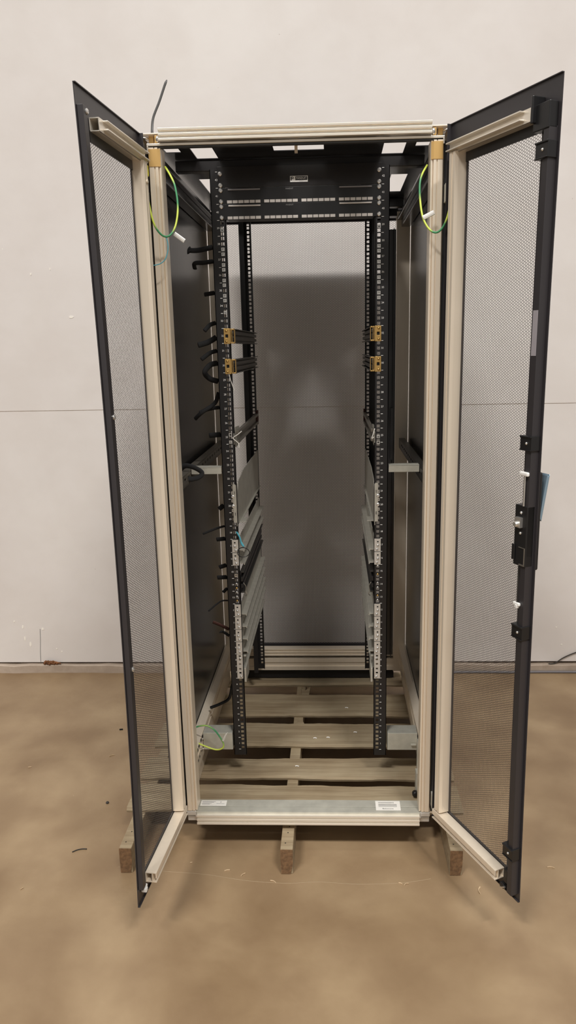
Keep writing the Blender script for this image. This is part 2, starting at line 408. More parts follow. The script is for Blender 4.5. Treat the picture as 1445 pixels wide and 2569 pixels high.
part('bottom_beam', MB().prism(ridged(-.270, -.103, -.070, 3, .006), 'x', -.350, .350), M['alu_bright'], rack, bevel=.0008)
bp = part('bottom_plate', MB().box(-.352, .352, -.266, -.2385, -.080, -.0635).box(-.352, .352, -.2370, -.202, -.080, -.0625), M['galv'], rack, bevel=.0006)
for sx in (-1, 1):
    part('foot_casting', MB().box(sx*.352, sx*.383, -.266, -.215, -.078, -.062).prism([(sx*.355, -.062), (sx*.382, -.062), (sx*.382, -.054), (sx*.372, -.045), (sx*.360, -.045)], 'y', -.262, -.225), M['cast'], rack, bevel=.003)
    part('foot_bracket', MB().box(sx*.352, sx*.382, -.255, -.22, -.103, -.086).box(sx*.345, sx*.36, -.25, -.23, -.1, -.076), M['cast'], rack, bevel=.002)
    part('foot_bolt', MB().lathe([(.0001, .006), (.005, .006), (.0075, .003), (.0075, 0), (.0001, 0)], (sx*.351, -.258, -.082), 'x' if sx > 0 else '-x'), M['nickel'], rack, True)
# two paper labels on the bottom plate
zt = -.0622
lb = part('rating_label', MB().box(-.345, -.262, -.2375, -.2085, zt, zt+.0004), M['paper'], bp, lab='paper label with two lines of small print')
tx = MB()
for y0, x0, x1 in ((-.216, -.341, -.298), (-.2185, -.341, -.303), (-.226, -.341, -.310), (-.2285, -.341, -.315), (-.227, -.294, -.268)):
    tx.box(x0, x1, y0-.0008, y0+.0008, zt+.0004, zt+.0006)
tx.lathe([(.0001, .0006), (.0022, .0006), (.0022, .0004), (.0001, .0004)], (-.281, -.2175, zt), 'z', 10)
part('label_print', tx, M['ink_grey'], bp)
lb2 = part('maker_label', MB().box(.215, .293, -.2565, -.207, zt, zt+.0004), M['paper'], bp, lab='white paper label printed with a maker name')
tx = text_mb('Baltimore', .0088, (.253, -.2480, zt+.0006), (1, 0, 0), (0, 1, 0))
for y0 in (-.214, -.219, -.225, -.2285, -.2325, -.237):
    tx.box(.224, .224+(.05 if y0 > -.22 else .058), y0-.0006, y0+.0006, zt+.0004, zt+.0006)
part('maker_print', tx, M['ink'], bp)
# side, rear and top members
for sx in (-1, 1):
    sb = MB().prism([(sx*.372, -.02), (sx*.372, .028), (sx*.376, .028), (sx*.376, .040), (sx*.372, .040), (sx*.374, .056), (sx*.392, .072), (sx*.400, .072), (sx*.400, -.100), (sx*.385, -.100), (sx*.385, -.020)], 'y', -.214, .764)
    sbo = part('side_beam', sb, M['alu'], rack)
    for y in (-.10, -.075, -.035, -.01):
        for z in (.012, .05): part('slot', MB().box(sx*.3716, sx*.3745, y, y+.010, z-.004, z+.004), M['hole'], sbo)
    part('side_panel', MB().box(sx*.402, sx*.405, -.212, .763, .045, 1.875), M['black_gloss'], rack)
    part('top_side_beam', MB().box(sx*.366, sx*.40, -.214, .764, 1.815, 1.872).box(sx*.350, sx*.366, -.214, .764, 1.84, 1.85), M['black_gloss'], rack, bevel=.002)
    part('panel_bracket', MB().box(sx*.385, sx*.4015, -.15, -.10, 1.70, 1.80), M['black'], rack, bevel=.002)
    # slotted depth profile half way up and the bright cross bracket at the mounting rail
    hl = [(y, y+.030, .966, .975) for y in [-.16+.052*i for i in range(16)]]
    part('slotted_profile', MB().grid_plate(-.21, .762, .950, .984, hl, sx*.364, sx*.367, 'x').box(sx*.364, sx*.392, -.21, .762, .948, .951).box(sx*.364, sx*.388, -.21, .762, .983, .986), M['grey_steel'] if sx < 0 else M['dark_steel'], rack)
    part('cross_bracket', MB().box(sx*.266, sx*.362, -.002, .03, .972, .975).box(sx*.266, sx*.362, -.004, -.001, .972, .994).box(sx*.266, sx*.362, -.004, .03, .992, .995), M['galv'], rack, bevel=.0006)
    part('floor_bracket', MB().box(sx*.268, sx*.371, -.001, .056, -.002, .062), M['galv'], rack, bevel=.0015)
    for y, z in ((-.055, .03), (-.02, .012), (-.02, .05)):
        inst('bracket_screw', SMALL_SCREW, (sx*.370, y, z), rack, (0, 0, -sx*PI/2))
# rear frame
rb = ridged(.767, .014, .048, 3, .004)
part('rear_bottom_beam', MB().prism(rb, 'x', -.352, .352).prism(ridged(.767, -.054, .002, 2, .005), 'x', -.352, .352), M['alu'], rack, bevel=.0006)
part('rear_beam_core', MB().box(-.352, .352, .785, .815, -.100, .046), M['black'], rack)
part('rear_top_beam', MB().box(-.352, .352, .765, .815, 1.856, 1.905), M['black'], rack)
part('cross_beam', MB().box(-.366, .366, .012, .045, 1.872, 1.902), M['black_gloss'], rack, bevel=.002)
part('rear_cross_beam', MB().box(-.366, .366, .66, .70, 1.872, 1.902), M['black_gloss'], rack, bevel=.002)
rh = [(-.372, -.33, -.205, -.07), (.328, .372, -.205, -.07), (-.298, -.236, -.205, .008), (.239, .300, -.205, .008), (-.068, .073, -.205, -.060), (.288, .341, .27, .555), (-.341, -.288, .27, .555)]
part('roof_panel', MB().grid_plate(-.40, .40, -.212, .84, rh, 1.9042, 1.9065, 'z'), M['black_gloss'], rack)
part('roof_stiffener', MB().box(-.004, .004, -.19, -.182, 1.868, 1.904), M['alu'], rack)
part('cable_channel', MB().box(.262, .308, .30, .302, .22, 1.74).box(.298, .300, .27, .302, .22, .97).box(.291, .300, .27, .302, .97, 1.15).box(.298, .300, .27, .302, 1.15, 1.74), M['black_gloss'], rack)

# 19 inch mounting rails with square holes
U = .04445; HZ = .23255
def mrail(sx, y0, front):
    holes = []
    for k in range(42):
        for o in (.00635, .022225, .0381):
            z = k*U+o; a, c = sorted((sx*(HZ-.0047), sx*(HZ+.0047))); holes.append((a, c, z-.0047, z+.0047))
    a, c = sorted((sx*.2205, sx*.2635))
    mb = MB().grid_plate(a, c, -.022, 1.874, holes, y0, y0+.002)
    d = 1 if front else -1
    mb.box(sx*.2615, sx*.2635, y0, y0+d*.045, -.022, 1.874)
    mb.box(sx*.2205, sx*.2222, y0, y0+d*(.012 if front else .01), -.022, 1.874)
    if not front: mb.box(sx*.245, sx*.2635, y0-.047, y0-.045, -.022, 1.874)
    r = part('mounting_rail', mb, M['black'], rack)
    if front:
        t = MB(); xa = sx*.2400; xb = sx*.2468
        for k in range(43): t.box(xa, xb, y0-.0004, y0, k*U-.0007, k*U+.0007)
        for k in range(42):
            q = text_mb(str(k+1), .0082, (sx*.2445, y0-.0004, (k+.5)*U), (1, 0, 0), (0, 0, 1)); t.add(q.v, q.f)
        part('unit_marking', t, M['print'], r)
    return r
frontL = mrail(-1, 0., True); frontR = mrail(1, 0., True); mrail(-1, .7105, False); mrail(1, .7105, False)
for r, sx, nuts in ((frontL, -1, [37, 36, 35, 34]), (frontR, 1, [37, 36, 35, 34])):
    for u in nuts:
        for o in (-.0069, .0069): inst('cage_nut', CAGE, (sx*HZ, 0, u*U+o), r)
    for z in ([1.7065, 1.4695, 1.0965, 1.0735, .909, .884, .852, .633] if sx < 0 else [1.7065, 1.0855, 1.0665, .909, .884, .852]):
        inst('cage_nut', CAGE, (sx*HZ, 0, z), r)
    for z in ([.897, .866] if sx < 0 else [.896, .867]): inst('rail_screw', SCREW, (sx*HZ, -.002, z), r)
    for i, z in enumerate([.604, .589, .575, .560, .545] if sx < 0 else [.663, .634, .605, .589, .561, .546]):
        inst('rail_screw', BRASS_SCREW if i in (1, 4) else SMALL_SCREW, (sx*HZ, -.001, z), r)
# rear door behind everything
rd = part('rear_door', MB().box(-.40, -.352, .852, .868, -.08, 1.90).box(.352, .40, .852, .868, -.08, 1.90).box(-.352, .352, .852, .868, 1.853, 1.90).box(-.352, .352, .852, .868, -.08, .035), M['door_black'], rack)
pm = perforated('perforated_sheet', -.352, .352, .036, 1.852, .0070, .0008, .0006, M['mesh_black'])
inst('perforated_sheet', pm, (0, .858, 0), rd)

# --------------------------------------------------------------- the two front doors
def front_door(hinge, ang, sn, bow, z0=-.065, z1=1.900, W=.388, left=True):
    """local X runs from the hinge to the free edge, local Y*sn is the inside of the door"""
    zc, hh = (z0+z1)/2, (z1-z0)/2
    def bend(z): return bow*(1-((z-zc)/hh)**2)
    def D(mb): mb.v = [(x, sn*(y+bend(z)*x/W), z) for x, y, z in mb.v]; return mb
    root = bpy.data.objects.new('door', None)
    mb = D(MB().box(0, .076, -.002, .0, z0, z1, 24).box(.338, W, -.002, 0, z0, z1, 24).box(.076, .338, -.002, 0, 1.812, z1, 4).box(.076, .338, -.002, 0, z0, .005, 4)
           .box(0, W, -.002, .004, z1-.002, z1, 1).box(0, W, -.002, .004, z0, z0+.002, 1).box(.0, .002, -.004, .012, z0, z1, 24))
    me = mesh_from('door', mb.v, mb.f, M['door_black'])
    d = bpy.data.objects.new('door', me); link(d, rack)
    d.location = Vector((hinge[0], hinge[1], 0))-WORLD[rack.name]; d.rotation_euler = (0, 0, ang); WORLD[d.name] = Vector((0, 0, 0))
    def sub(name, mb, m, lab=None, bevel=0., smooth=False):
        vs = np.array(D(mb).v); o0 = (vs.min(0)+vs.max(0))/2
        o = bpy.data.objects.new(name, mesh_from(name, (vs-o0).tolist(), mb.f, m, smooth)); link(o, d); o.location = o0.tolist()
        if bevel: bm = o.modifiers.new('edge', 'BEVEL'); bm.width = bevel; bm.segments = 2; bm.limit_method = 'ANGLE'
        if lab: o['label'] = lab
        return o
    p = perforated('perforated_sheet', .0765, .3375, .004, 1.813, .0065, .0008, .0004, M['mesh_black'])
    co = np.zeros(len(p.vertices)*3); p.vertices.foreach_get('co', co); co = co.reshape(-1, 3)
    co[:, 1] = sn*(co[:, 1]-.0017+bow*co[:, 0]/W*(1-((co[:, 2]-zc)/hh)**2)); p.vertices.foreach_set('co', co.reshape(-1)); p.update()
    o = bpy.data.objects.new('perforated_sheet', p); link(o, d)
    # aluminium stiffening frame on the inside: hinge profile, hollow top bar, bottom bar
    sub('hinge_profile', MB().prism([(.036, .0), (.036, .020), (.040, .031), (.050, .031), (.0505, .029), (.0545, .029), (.055, .031), (.064, .031), (.0665, .022), (.0685, .0)], 'z', .002, 1.822, 24), M['alu'])
    xe = .327
    sub('top_bar', MB().box(.03, xe, .001, .0035, 1.820, 1.848).box(.03, xe, .0215, .024, 1.820, 1.848).box(.03, xe, .001, .024, 1.8455, 1.848).box(.03, xe, .001, .024, 1.820, 1.8225)
        .box(.03, xe-.02, .024, .036, 1.843, 1.846).box(.03, xe-.02, .024, .036, 1.826, 1.829), M['alu_bright'], bevel=.0005)
    sub('bottom_bar', MB().box(.03, xe+.004, .001, .032, -.006, -.003).box(.03, xe+.004, .001, .0035, -.031, -.006).box(.03, xe+.004, .0185, .021, -.029, -.006).box(.03, xe+.004, .001, .032, -.033, -.030).box(.03, xe+.004, .029, .032, -.02, -.006), M['alu'], bevel=.0005)
    sub('edge_channel', MB().box(.362, .384, .0, .0135, z0+.05 if left else z0+.02, 1.858, 24) if left else MB().box(.368, .386, .0, .022, z0+.02, 1.80, 24).box(.352, .368, .0, .006, z0+.02, 1.80, 24), M['door_black'], bevel=.001)
    sub('top_sleeve', MB().box(.070, .332, .0006, .003, 1.798, 1.822, 1), M['black'])
    def pin(x, n, z, me=SMALL_SCREW, name='screw'):
        o = bpy.data.objects.new(name, me); link(o, d); o.location = (x, sn*(n+bend(z)*x/W), z); o.rotation_euler = (0, 0, PI if sn > 0 else 0); return o
    if left:
        for z in (1.848, 1.215, .60): pin(.366, .0135, z, SCREW)
        sub('clip', MB().box(.355, .367, .001, .016, -.036, -.024).box(.340, .349, .001, .01, -.036, -.028), M['white'], 'white plastic clip near the bottom corner', bevel=.002)
        sub('bolt_head', MB().lathe([(.0001, .003), (.004, .003), (.0055, .0015), (.0055, 0), (.0001, 0)], (.05, .031, 1.775), 'y', 14), M['alu'])
    else:
        for z in (1.755, 1.141, .686, .078):
            c = sub('mesh_clamp', MB().box(.350, .389, .001, .0255, z-.017, z+.017).box(.350, .389, .0255, .0285, z+.013, z+.017).box(.350, .389, .0255, .0275, z-.017, z-.014), M['plastic'], bevel=.0012)
            pin(.373, .0255, z, SMALL_SCREW, 'clamp_screw')
        sub('top_guide', MB().box(.336, .386, .001, .024, 1.795, 1.848).box(.338, .345, .001, .034, 1.812, 1.866).box(.328, .338, .006, .026, 1.822, 1.846), M['plastic'], bevel=.002)
        sub('lock_case', MB().box(.343, .386, .002, .0245, .850, .996).box(.340, .350, .0245, .028, .862, .90), M['plastic'], bevel=.002)
        sub('lock_cam', MB().box(.353, .372, .0245, .033, .944, .968).lathe([(.0001, .010), (.005, .010), (.007, .007), (.007, 0), (.0001, 0)], (.361, .030, .952), 'y', 14), M['zinc'], 'bright metal cam of the lock', bevel=.002)
        for z in (.979, .930): pin(.366, .0245, z, SMALL_SCREW, 'lock_screw')
        sub('lock_plate_rim', MB().box(.362, .384, .0245, .026, .895, .8965).box(.3825, .384, .0245, .027, .855, .895).box(.366, .384, .0245, .027, .853, .856), M['grey_steel'])
        sub('lock_rod', MB().tube([(.374, .026, .996), (.374, .026, 1.068)], .0022, 8, 2), M['zinc'])
        sub('rod_head', MB().box(.357, .386, .022, .030, 1.066, 1.076), M['white'], 'white rod head', bevel=.003)
        sub('lower_rod_head', MB().box(.354, .376, .022, .029, .752, .760).box(.362, .372, .022, .030, .746, .756), M['white'], 'white rod head below the lock', bevel=.002)
        sub('lower_rod', MB().tube([(.365, .0245, .850), (.365, .0245, .755)], .002, 8, 2), M['dark_steel'])
        sub('bottom_hook', MB().box(.345, .362, .001, .016, -.03, .012).box(.335, .352, .004, .02, -.05, -.036), M['plastic'], bevel=.003)
        sub('hook_pin', MB().tube([(.338, .018, -.052), (.350, .018, -.044), (.355, .018, -.04)], .0028, 8, 3), M['zinc'])
        sub('clear_label', MB().box(.368, .384, .0221, .0226, 1.335, 1.432), M['clear'], 'pale grey translucent label strip')
        sub('handle_housing', MB().box(.338, .393, -.010, -.002, .842, 1.075, 2), M['black'], bevel=.004)
        hv = []; 
        sub('swing_handle', MB().prism([(-.010, .965), (-.026, 1.066), (-.030, 1.062), (-.034, 1.068), (-.016, .958)], 'x', .348, .389), M['handle'], 'blue grey swing handle standing proud of the door', bevel=.002)
    return d
front_door((-.396, -.29), math.atan2(-.996, -.088), 1, .0125, left=True)
front_door((.395, -.29), math.atan2(-.899, .438), -1, .007, W=.393, left=False)
# hinges between post and door
for sx in (-1, 1):
    for z in (1.742, -.012):
        part('hinge', MB().box(sx*.384, sx*.402, -.288, -.248, z-.022, z+.022).lathe([(.0001, .06), (.005, .06), (.005, 0), (.0001, 0)], (sx*.393, -.285, z-.03), 'z', 12), M['galv'], rack, bevel=.0015)
        part('hinge_pin', MB().lathe([(.0001, .012), (.004, .011), (.006, .006), (.006, 0), (.0001, 0)], (sx*.393, -.285, z+.03), 'z', 12), M['nickel'], rack, True)
    part('door_seal', MB().box(sx*.384, sx*.397, -.262, -.246, -.06, 1.87), M['plastic'], rack)
    part('top_hinge_block', MB().box(sx*.386, sx*.402, -.285, -.24, 1.84, 1.893), M['plastic'], rack, bevel=.002)
# door stay hanging inside the right post foot
part('panel_latch', MB().box(.362, .371, -.085, -.06, -.05, .075).box(.355, .371, -.115, -.085, -.10, -.02).box(.348, .366, -.012, -.006, .020, .026), M['galv'], rack, bevel=.001)
part('latch_roller', MB().lathe([(.0001, .014), (.008, .014), (.010, .010), (.010, 0), (.0001, 0)], (.352, -.118, -.090), '-y', 14), M['plastic'], rack, True)
part('side_latch', MB().box(.372, .386, -.20, -.19, 1.725, 1.748).lathe([(.0001, .01), (.008, .009), (.011, .0), (.0001, 0)], (.371, -.195, 1.737), '-y', 14), M['plastic'], rack, bevel=.001)

# ================================================================ panels bolted in the top three units
def rack_panel(name, text, cat, z0, z1, screws, group=None):
    t = thing(name, text, cat, (0, -.004, z0), group)
    f = part('face_plate', MB().box(-.2405, .2405, -.003, -.0004, z0+.0004, z1-.0004).box(-.217, .217, -.0004, .06, z0+.003, z1-.003), M['black_gloss'] if name == 'blank_panel' else M['plastic'], t, bevel=.0006)
    for z in screws:
        for sx in (-1, 1): inst('screw', SCREW, (sx*HZ, -.0031, z), t)
    return t
bl = rack_panel('blank_panel', 'glossy black panel with a white logo badge at the top of the rack', 'blank panel', 41*U, 42*U+.014, [41*U+.0065, 42*U-.0065])
bd = part('logo_badge', MB().box(-.0272, .0245, -.0036, -.003, 1.8335, 1.8500), M['print'], bl, lab='white badge with a P mark and maker name')
def lg(name, mb, m): part(name, mb, m, bd)
k = MB().box(-.0252, -.0224, -.0038, -.0036, 1.8375, 1.8478)
for i in range(9):
    t0, t1 = PI/2-PI*i/9, PI/2-PI*(i+1)/9; cx_, cz_ = -.0198, 1.8447
    k.prism([(cx_+.0032*math.cos(t0), cz_+.0032*math.sin(t0)), (cx_+.0014*math.cos(t0), cz_+.0014*math.sin(t0)), (cx_+.0014*math.cos(t1), cz_+.0014*math.sin(t1)), (cx_+.0032*math.cos(t1), cz_+.0032*math.sin(t1))], 'y', -.0038, -.0036)
k.box(-.0235, -.0198, -.0038, -.0036, 1.8461, 1.8478).box(-.0235, -.0198, -.0038, -.0036, 1.8415, 1.8432)
lg('badge_mark', k, M['ink'])
lg('badge_field', MB().box(-.0118, .0228, -.0038, -.0036, 1.8380, 1.8485), M['ink'])
q = text_mb('PANDUIT', .0082, (.0056, -.0040, 1.8433), (.86, 0, 0), (0, 0, 1)); lg('badge_name', q, M['print'])
q = text_mb('PANDUIT', .0030, (.0056, -.0037, 1.8355), (1, 0, 0), (0, 0, 1)); lg('badge_line', q, M['ink_grey'])
def patch_panel(text, z0, screws, dim):
    t = rack_panel('patch_panel', text, 'patch panel', z0, z0+U, screws, None)
    for g in range(4):
        for k in range(6):
            x = -.2145+g*.1098+k*.0168
            part('port_window', MB().box(x, x+.0146, -.0036, -.003, z0+.0015, z0+.0095), M['portw'], t)
    for x0 in (-.211, .116):
        part('label_holder', MB().box(x0, x0+.095, -.006, -.003, z0+.0365, z0+.0405), M['strip_gr'] if dim else M['portw'], t, bevel=.0006)
    q = text_mb('PANDUIT', .0052, (-.030, -.0034, z0+.038), (1, 0, 0), (0, 0, 1)); part('maker_name', q, M['ink_grey'], t)
    return t
patch_panel('black patch panel with a row of port windows, directly under the badge panel', 40*U, [41*U-.0075, 40*U+.0065], True)
patch_panel('lower black patch panel, its port windows just above the rear mesh door', 39*U, [40*U-.0075, 39*U+.0065], False)

# ================================================================ slides and shelf rails
SIDE = {-1: 'left', 1: 'right'}
def telescopic(sx, z0, z1, text):
    t = thing('telescopic_slide', text, 'slide rail', (sx*.222, 0, z0))
    h = z1-z0
    part('outer_channel', MB().box(sx*.2225, sx*.2195, .02, .70, z0, z1).box(sx*.2195, sx*.208, .02, .70, z1-.003, z1).box(sx*.2195, sx*.208, .02, .70, z0, z0+.003), M['dark_steel'], t, bevel=.0006)
    part('inner_channel', MB().box(sx*.2195, sx*.211, .012, .69, z0+.009, z0+.020).box(sx*.2195, sx*.211, .012, .69, z0+.026, z1-.008), M['dark_steel'], t, bevel=.001)
    br = part('end_bracket', MB().grid_plate(*sorted((sx*.2405, sx*.2215)), z0-.001, z1+.001, [(*sorted((sx*.2275, sx*.2355)), z0+h*.40, z0+h*.62)], -.004, -.0015).box(sx*.2215, sx*.219, -.004, .03, z0, z1)
              .box(sx*.2215, sx*.207, -.004, -.0025, z1-.004, z1).box(sx*.2215, sx*.207, -.004, -.0025, z0, z0+.004).box(sx*.209, sx*.207, -.004, .018, z0, z1).box(sx*.2165, sx*.2145, -.004, -.0025, z0, z1), M['gold'], t, lab='yellow plated front bracket', bevel=.0006)
    part('bracket_hole', MB().box(sx*.2362, sx*.2268, -.0014, -.0006, z0+h*.38, z0+h*.64), M['hole'], t)
    for z in (z0+.006, z1-.006): inst('bracket_screw', BRASS_SCREW, (sx*HZ, -.004, z), t)
for sx in (-1, 1):
    telescopic(sx, 1.377, 1.421, f'upper dark telescopic slide with gold bracket on the {SIDE[sx]} rail')
    telescopic(sx, 1.286, 1.330, f'second dark telescopic slide with gold bracket on the {SIDE[sx]} rail')
for sx in (-1, 1):
    t = thing('narrow_slide', f'dull grey narrow slide with a loose twist tie on the {SIDE[sx]} rail' if sx < 0 else 'dull grey narrow slide on the right rail above the wide plate', 'slide rail', (sx*.222, 0, 1.062))
    part('channel', MB().box(sx*.2225, sx*.2205, .05, .69, 1.064, 1.104).box(sx*.2205, sx*.212, .05, .69, 1.094, 1.104).box(sx*.2205, sx*.212, .05, .69, 1.064, 1.072), M['grey_steel'], t, bevel=.001)
    part('front_bracket', MB().prism([(-.002, 1.066), (-.002, 1.10), (.03, 1.118), (.13, 1.112), (.13, 1.060), (.04, 1.052)], 'x', sx*.2225, sx*.2205), M['slide'], t)
    part('rear_block', MB().box(sx*.2205, sx*.214, .67, .708, 1.06, 1.115), M['brownstrap'], t, lab='brown end block')
    t = thing('shelf_plate', f'wide pale grey steel support plate on the {SIDE[sx]} rail at mid height', 'shelf bracket', (sx*.225, 0, .80))
    part('web', MB().prism([(.03, .800), (.705, .800), (.705, .952), (.22, .952), (.05, .935), (.03, .90)], 'x', sx*.2235, sx*.2215), M['slide'], t)
    hl = [(*sorted((sx*.2282, sx*.2258)), z, z+.010) for z in (.905, .835)]
    part('front_ear', MB().grid_plate(*sorted((sx*.2235, sx*.2325)), .812, .938, hl, -.004, -.002).box(sx*.2235, sx*.2215, -.004, .035, .80, .935), M['slide'], t)
    part('ledge', MB().box(sx*.2215, sx*.214, .05, .705, .800, .803).box(sx*.214, sx*.200, .05, .11, .800, .803), M['slide'], t, bevel=.0008)
def lrail(sx, zb, text, group=None):
    """angled shelf rail one unit high: web, inward ledge, front ear with two screws"""
    t = thing('shelf_rail', text, 'shelf rail', (sx*.224, 0, zb), group)
    hl = [(y, y+.012, zb+.018, zb+.024) for y in (.05, .20, .36, .52)]
    part('web', MB().grid_plate(-.002, .708, zb+.003, zb+.0425, hl, sx*.2235, sx*.2215, 'x'), M['slide'], t)
    part('ledge', MB().prism([(sx*.2235, zb+.0025), (sx*.2235, zb+.0045), (sx*.207, zb+.0045), (sx*.204, zb+.002), (sx*.204, zb-.0015), (sx*.207, zb-.0015), (sx*.207, zb+.0025)], 'y', .012, .706), M['slide'], t)
    a, c = sorted((sx*.2215, sx*.2415))
    part('front_ear', MB().grid_plate(a, c, zb+.001, zb+.0435, [(*sorted((sx*.230, sx*.235)), zb+.031, zb+.036)], -.0045, -.0025), M['cast'], t)
    for z in (zb+.0085, zb+.022): inst('ear_screw', SMALL_SCREW, (sx*(HZ-.003 if z < zb+.01 else HZ), -.0045, z), t)
for sx in (-1, 1):
    for i, u in enumerate((16, 15)):
        lrail(sx, u*U, f'{("upper", "lower")[i]} rail of the pale shelf rail pair below the wide plate, {SIDE[sx]} side')
    for i, u in enumerate((11, 10, 9, 8)):
        lrail(sx, u*U, f'{("topmost", "second", "third", "lowest")[i]} of the four stacked pale shelf rails, {SIDE[sx]} side')
    t = thing('telescopic_slide', f'black slide between the shelf rail pair and the stack of four, {SIDE[sx]} side', 'slide rail', (sx*.222, 0, .575))
    part('outer_channel', MB().box(sx*.2225, sx*.2205, .006, .70, .565, .640).box(sx*.2205, sx*.209, .02, .70, .635, .640).box(sx*.2205, sx*.209, .02, .70, .565, .570), M['dark_steel'], t, bevel=.0008)
    part('inner_channel', MB().box(sx*.2205, sx*.213, .012, .68, .585, .598).box(sx*.2205, sx*.213, .012, .68, .607, .622), M['black'], t, bevel=.001)
    part('release_wire', MB().tube([(sx*.212, .02, .60), (sx*.206, .03, .585), (sx*.209, .045, .565), (sx*.205, .05, .55), (sx*.211, .06, .54)], .0013, 6, 5), M['zinc'], t, lab='bent bright wire', smooth=True)
    t = thing('thin_slide', f'thin pale slide at the foot of the {SIDE[sx]} rail with a perforated ear', 'slide rail', (sx*.222, 0, .225))
    hl = [(*sorted((sx*.2275, sx*.2345)), z, z+.006) for z in (.285, .30, .317, .333, .346)]
    part('front_ear', MB().grid_plate(*sorted((sx*.2215, sx*.2415)), .267, 8*U, hl, -.0045, -.0025), M['cast'], t)
    part('channel', MB().box(sx*.2225, sx*.2205, .01, .70, .300, .345).box(sx*.2205, sx*.211, .01, .70, .300, .304).box(sx*.2205, sx*.211, .01, .70, .341, .345), M['slide'], t, bevel=.0008)
    part('front_tongue', MB().box(sx*.216, sx*.209, -.02, .06, .262, .312), M['slide'], t, bevel=.001)
    for z in (.275, .341): inst('ear_screw', SMALL_SCREW, (sx*.2285, -.0045, z), t)

# ================================================================ earth wires, ties, straps
def wire(text, pts, lug_top, tag):
    t = thing('earth_wire', text, 'earth wire', tuple(min(p[i] for p in pts) for i in range(3)))
    part('insulated_wire', MB().tube(pts, .0026, 10, 8), M['gy'], t, smooth=True)
    if lug_top:
        x, y, z = pts[0]
        part('lug_sleeve', MB().box(x-.0065, x+.0065, y-.005, y+.005, z-.003, z+.024), M['yellow'], t, 'yellow' and False, bevel=.0025, lab='yellow lug sleeve')
        part('lug_bolt', MB().lathe([(.0001, .009), (.005, .009), (.008, .005), (.008, 0), (.0001, 0)], (x, y, z+.034), '-y', 14), M['nickel'], t, True)
    if tag:
        a, c = Vector(tag[0]), Vector(tag[1])
        part('tie_tag', MB().tube([a, (a+c)/2, c], .0058, 8, 3, flat=.35), M['white'], t, lab='white cable tag')
    return t
wire('green and yellow earth wire looping from the left door to the left post top',
     [(-.377, -.315, 1.795), (-.374, -.32, 1.737), (-.364, -.32, 1.681), (-.348, -.31, 1.653), (-.33, -.3, 1.651), (-.315, -.285, 1.677), (-.309, -.27, 1.725), (-.315, -.26, 1.776), (-.328, -.25, 1.807), (-.344, -.235, 1.832)], True, ((-.319, -.285, 1.658), (-.293, -.285, 1.639)))
wire('green and yellow earth wire looping from the right door to the right post top',
     [(.398, -.315, 1.781), (.393, -.315, 1.739), (.39, -.315, 1.692), (.378, -.31, 1.657), (.361, -.305, 1.643), (.343, -.295, 1.654), (.328, -.285, 1.684), (.322, -.27, 1.73), (.322, -.26, 1.77), (.329, -.25, 1.795), (.343, -.235, 1.819)], True, ((.328, -.29, 1.681), (.356, -.29, 1.694)))
t = wire('green and yellow earth wire loop at the foot of the left post', [(-.392, -.06, .111), (-.37, -.06, .12), (-.343, -.06, .121), (-.319, -.06, .105), (-.301, -.06, .078), (-.29, -.06, .051), (-.298, -.06, .036), (-.32, -.06, .033), (-.353, -.06, .045), (-.392, -.06, .063)], False, None)
part('tie_tail', MB().tube([(-.279, -.062, .094), (-.286, -.062, .082), (-.293, -.062, .067)], .0022, 6, 3).tube([(-.275, -.062, .098), (-.281, -.062, .086), (-.290, -.062, .065)], .0014, 6, 3), M['twist'], t, lab='white tie tail')
single('thread', MB().tube([(-.338, -.303, 1.649), (-.334, -.303, 1.633), (-.335, -.303, 1.613), (-.343, -.303, 1.593), (-.357, -.303, 1.582), (-.375, -.303, 1.578)], .0013, 6, 6), M['blue'], 'thin blue thread hanging from the left upper earth wire', 'thread', smooth=True)
single('twist_tie', MB().tube([(-.196, -.006, 1.108), (-.21, -.008, 1.097), (-.224, -.006, 1.088), (-.22, -.009, 1.082), (-.208, -.006, 1.07), (-.206, -.006, 1.055)], .0016, 6, 5), M['twist'], 'white twist tie bent around the left narrow slide', 'twist tie', smooth=True)
single('twist_tie', MB().tube([(-.228, -.009, 1.283), (-.225, -.008, 1.269), (-.22, -.007, 1.253), (-.214, -.006, 1.234)], .0014, 6, 5), M['twist'], 'pale twisted wire hanging below the second left gold bracket', 'twist tie', smooth=True)
single('twist_tie', MB().tube([(.221, -.010, 1.111), (.216, -.012, 1.093), (.212, -.010, 1.080), (.219, -.010, 1.085)], .0016, 6, 5), M['twist'], 'pale wire loop on the front of the right narrow slide', 'twist tie', smooth=True)
single('plastic_tie', MB().tube([(-.225, -.009, .783), (-.215, -.009, .764), (-.210, -.008, .742), (-.203, -.008, .733), (-.211, -.008, .748)], .0030, 6, 5, flat=.4), M['blue'], 'frayed blue tie above the left shelf rail pair', 'tie', smooth=True)
ring = [(-.204+.0195*math.cos(t), -.010-.004*math.sin(2*t), .714+.016*math.sin(t)) for t in [2*PI*i/14 for i in range(15)]]
single('cord_ring', MB().tube(ring, .0014, 6, 3), M['plastic'], 'thin black cord ring hanging on the left shelf rail pair', 'cord', smooth=True)
single('bent_rod', MB().tube([(-.368, -.226, 1.9095), (-.377, -.214, 1.917), (-.379, -.205, 1.934), (-.375, -.2, 1.962), (-.357, -.2, 1.999), (-.341, -.2, 2.036), (-.334, -.2, 2.050)], lambda u: .0058 if u < .9 else .0058-.035*(u-.9), 8, 6, flat=.5), M['rod'], 'dark bent rod with a pointed tip sticking up above the left post', 'rod', smooth=True)

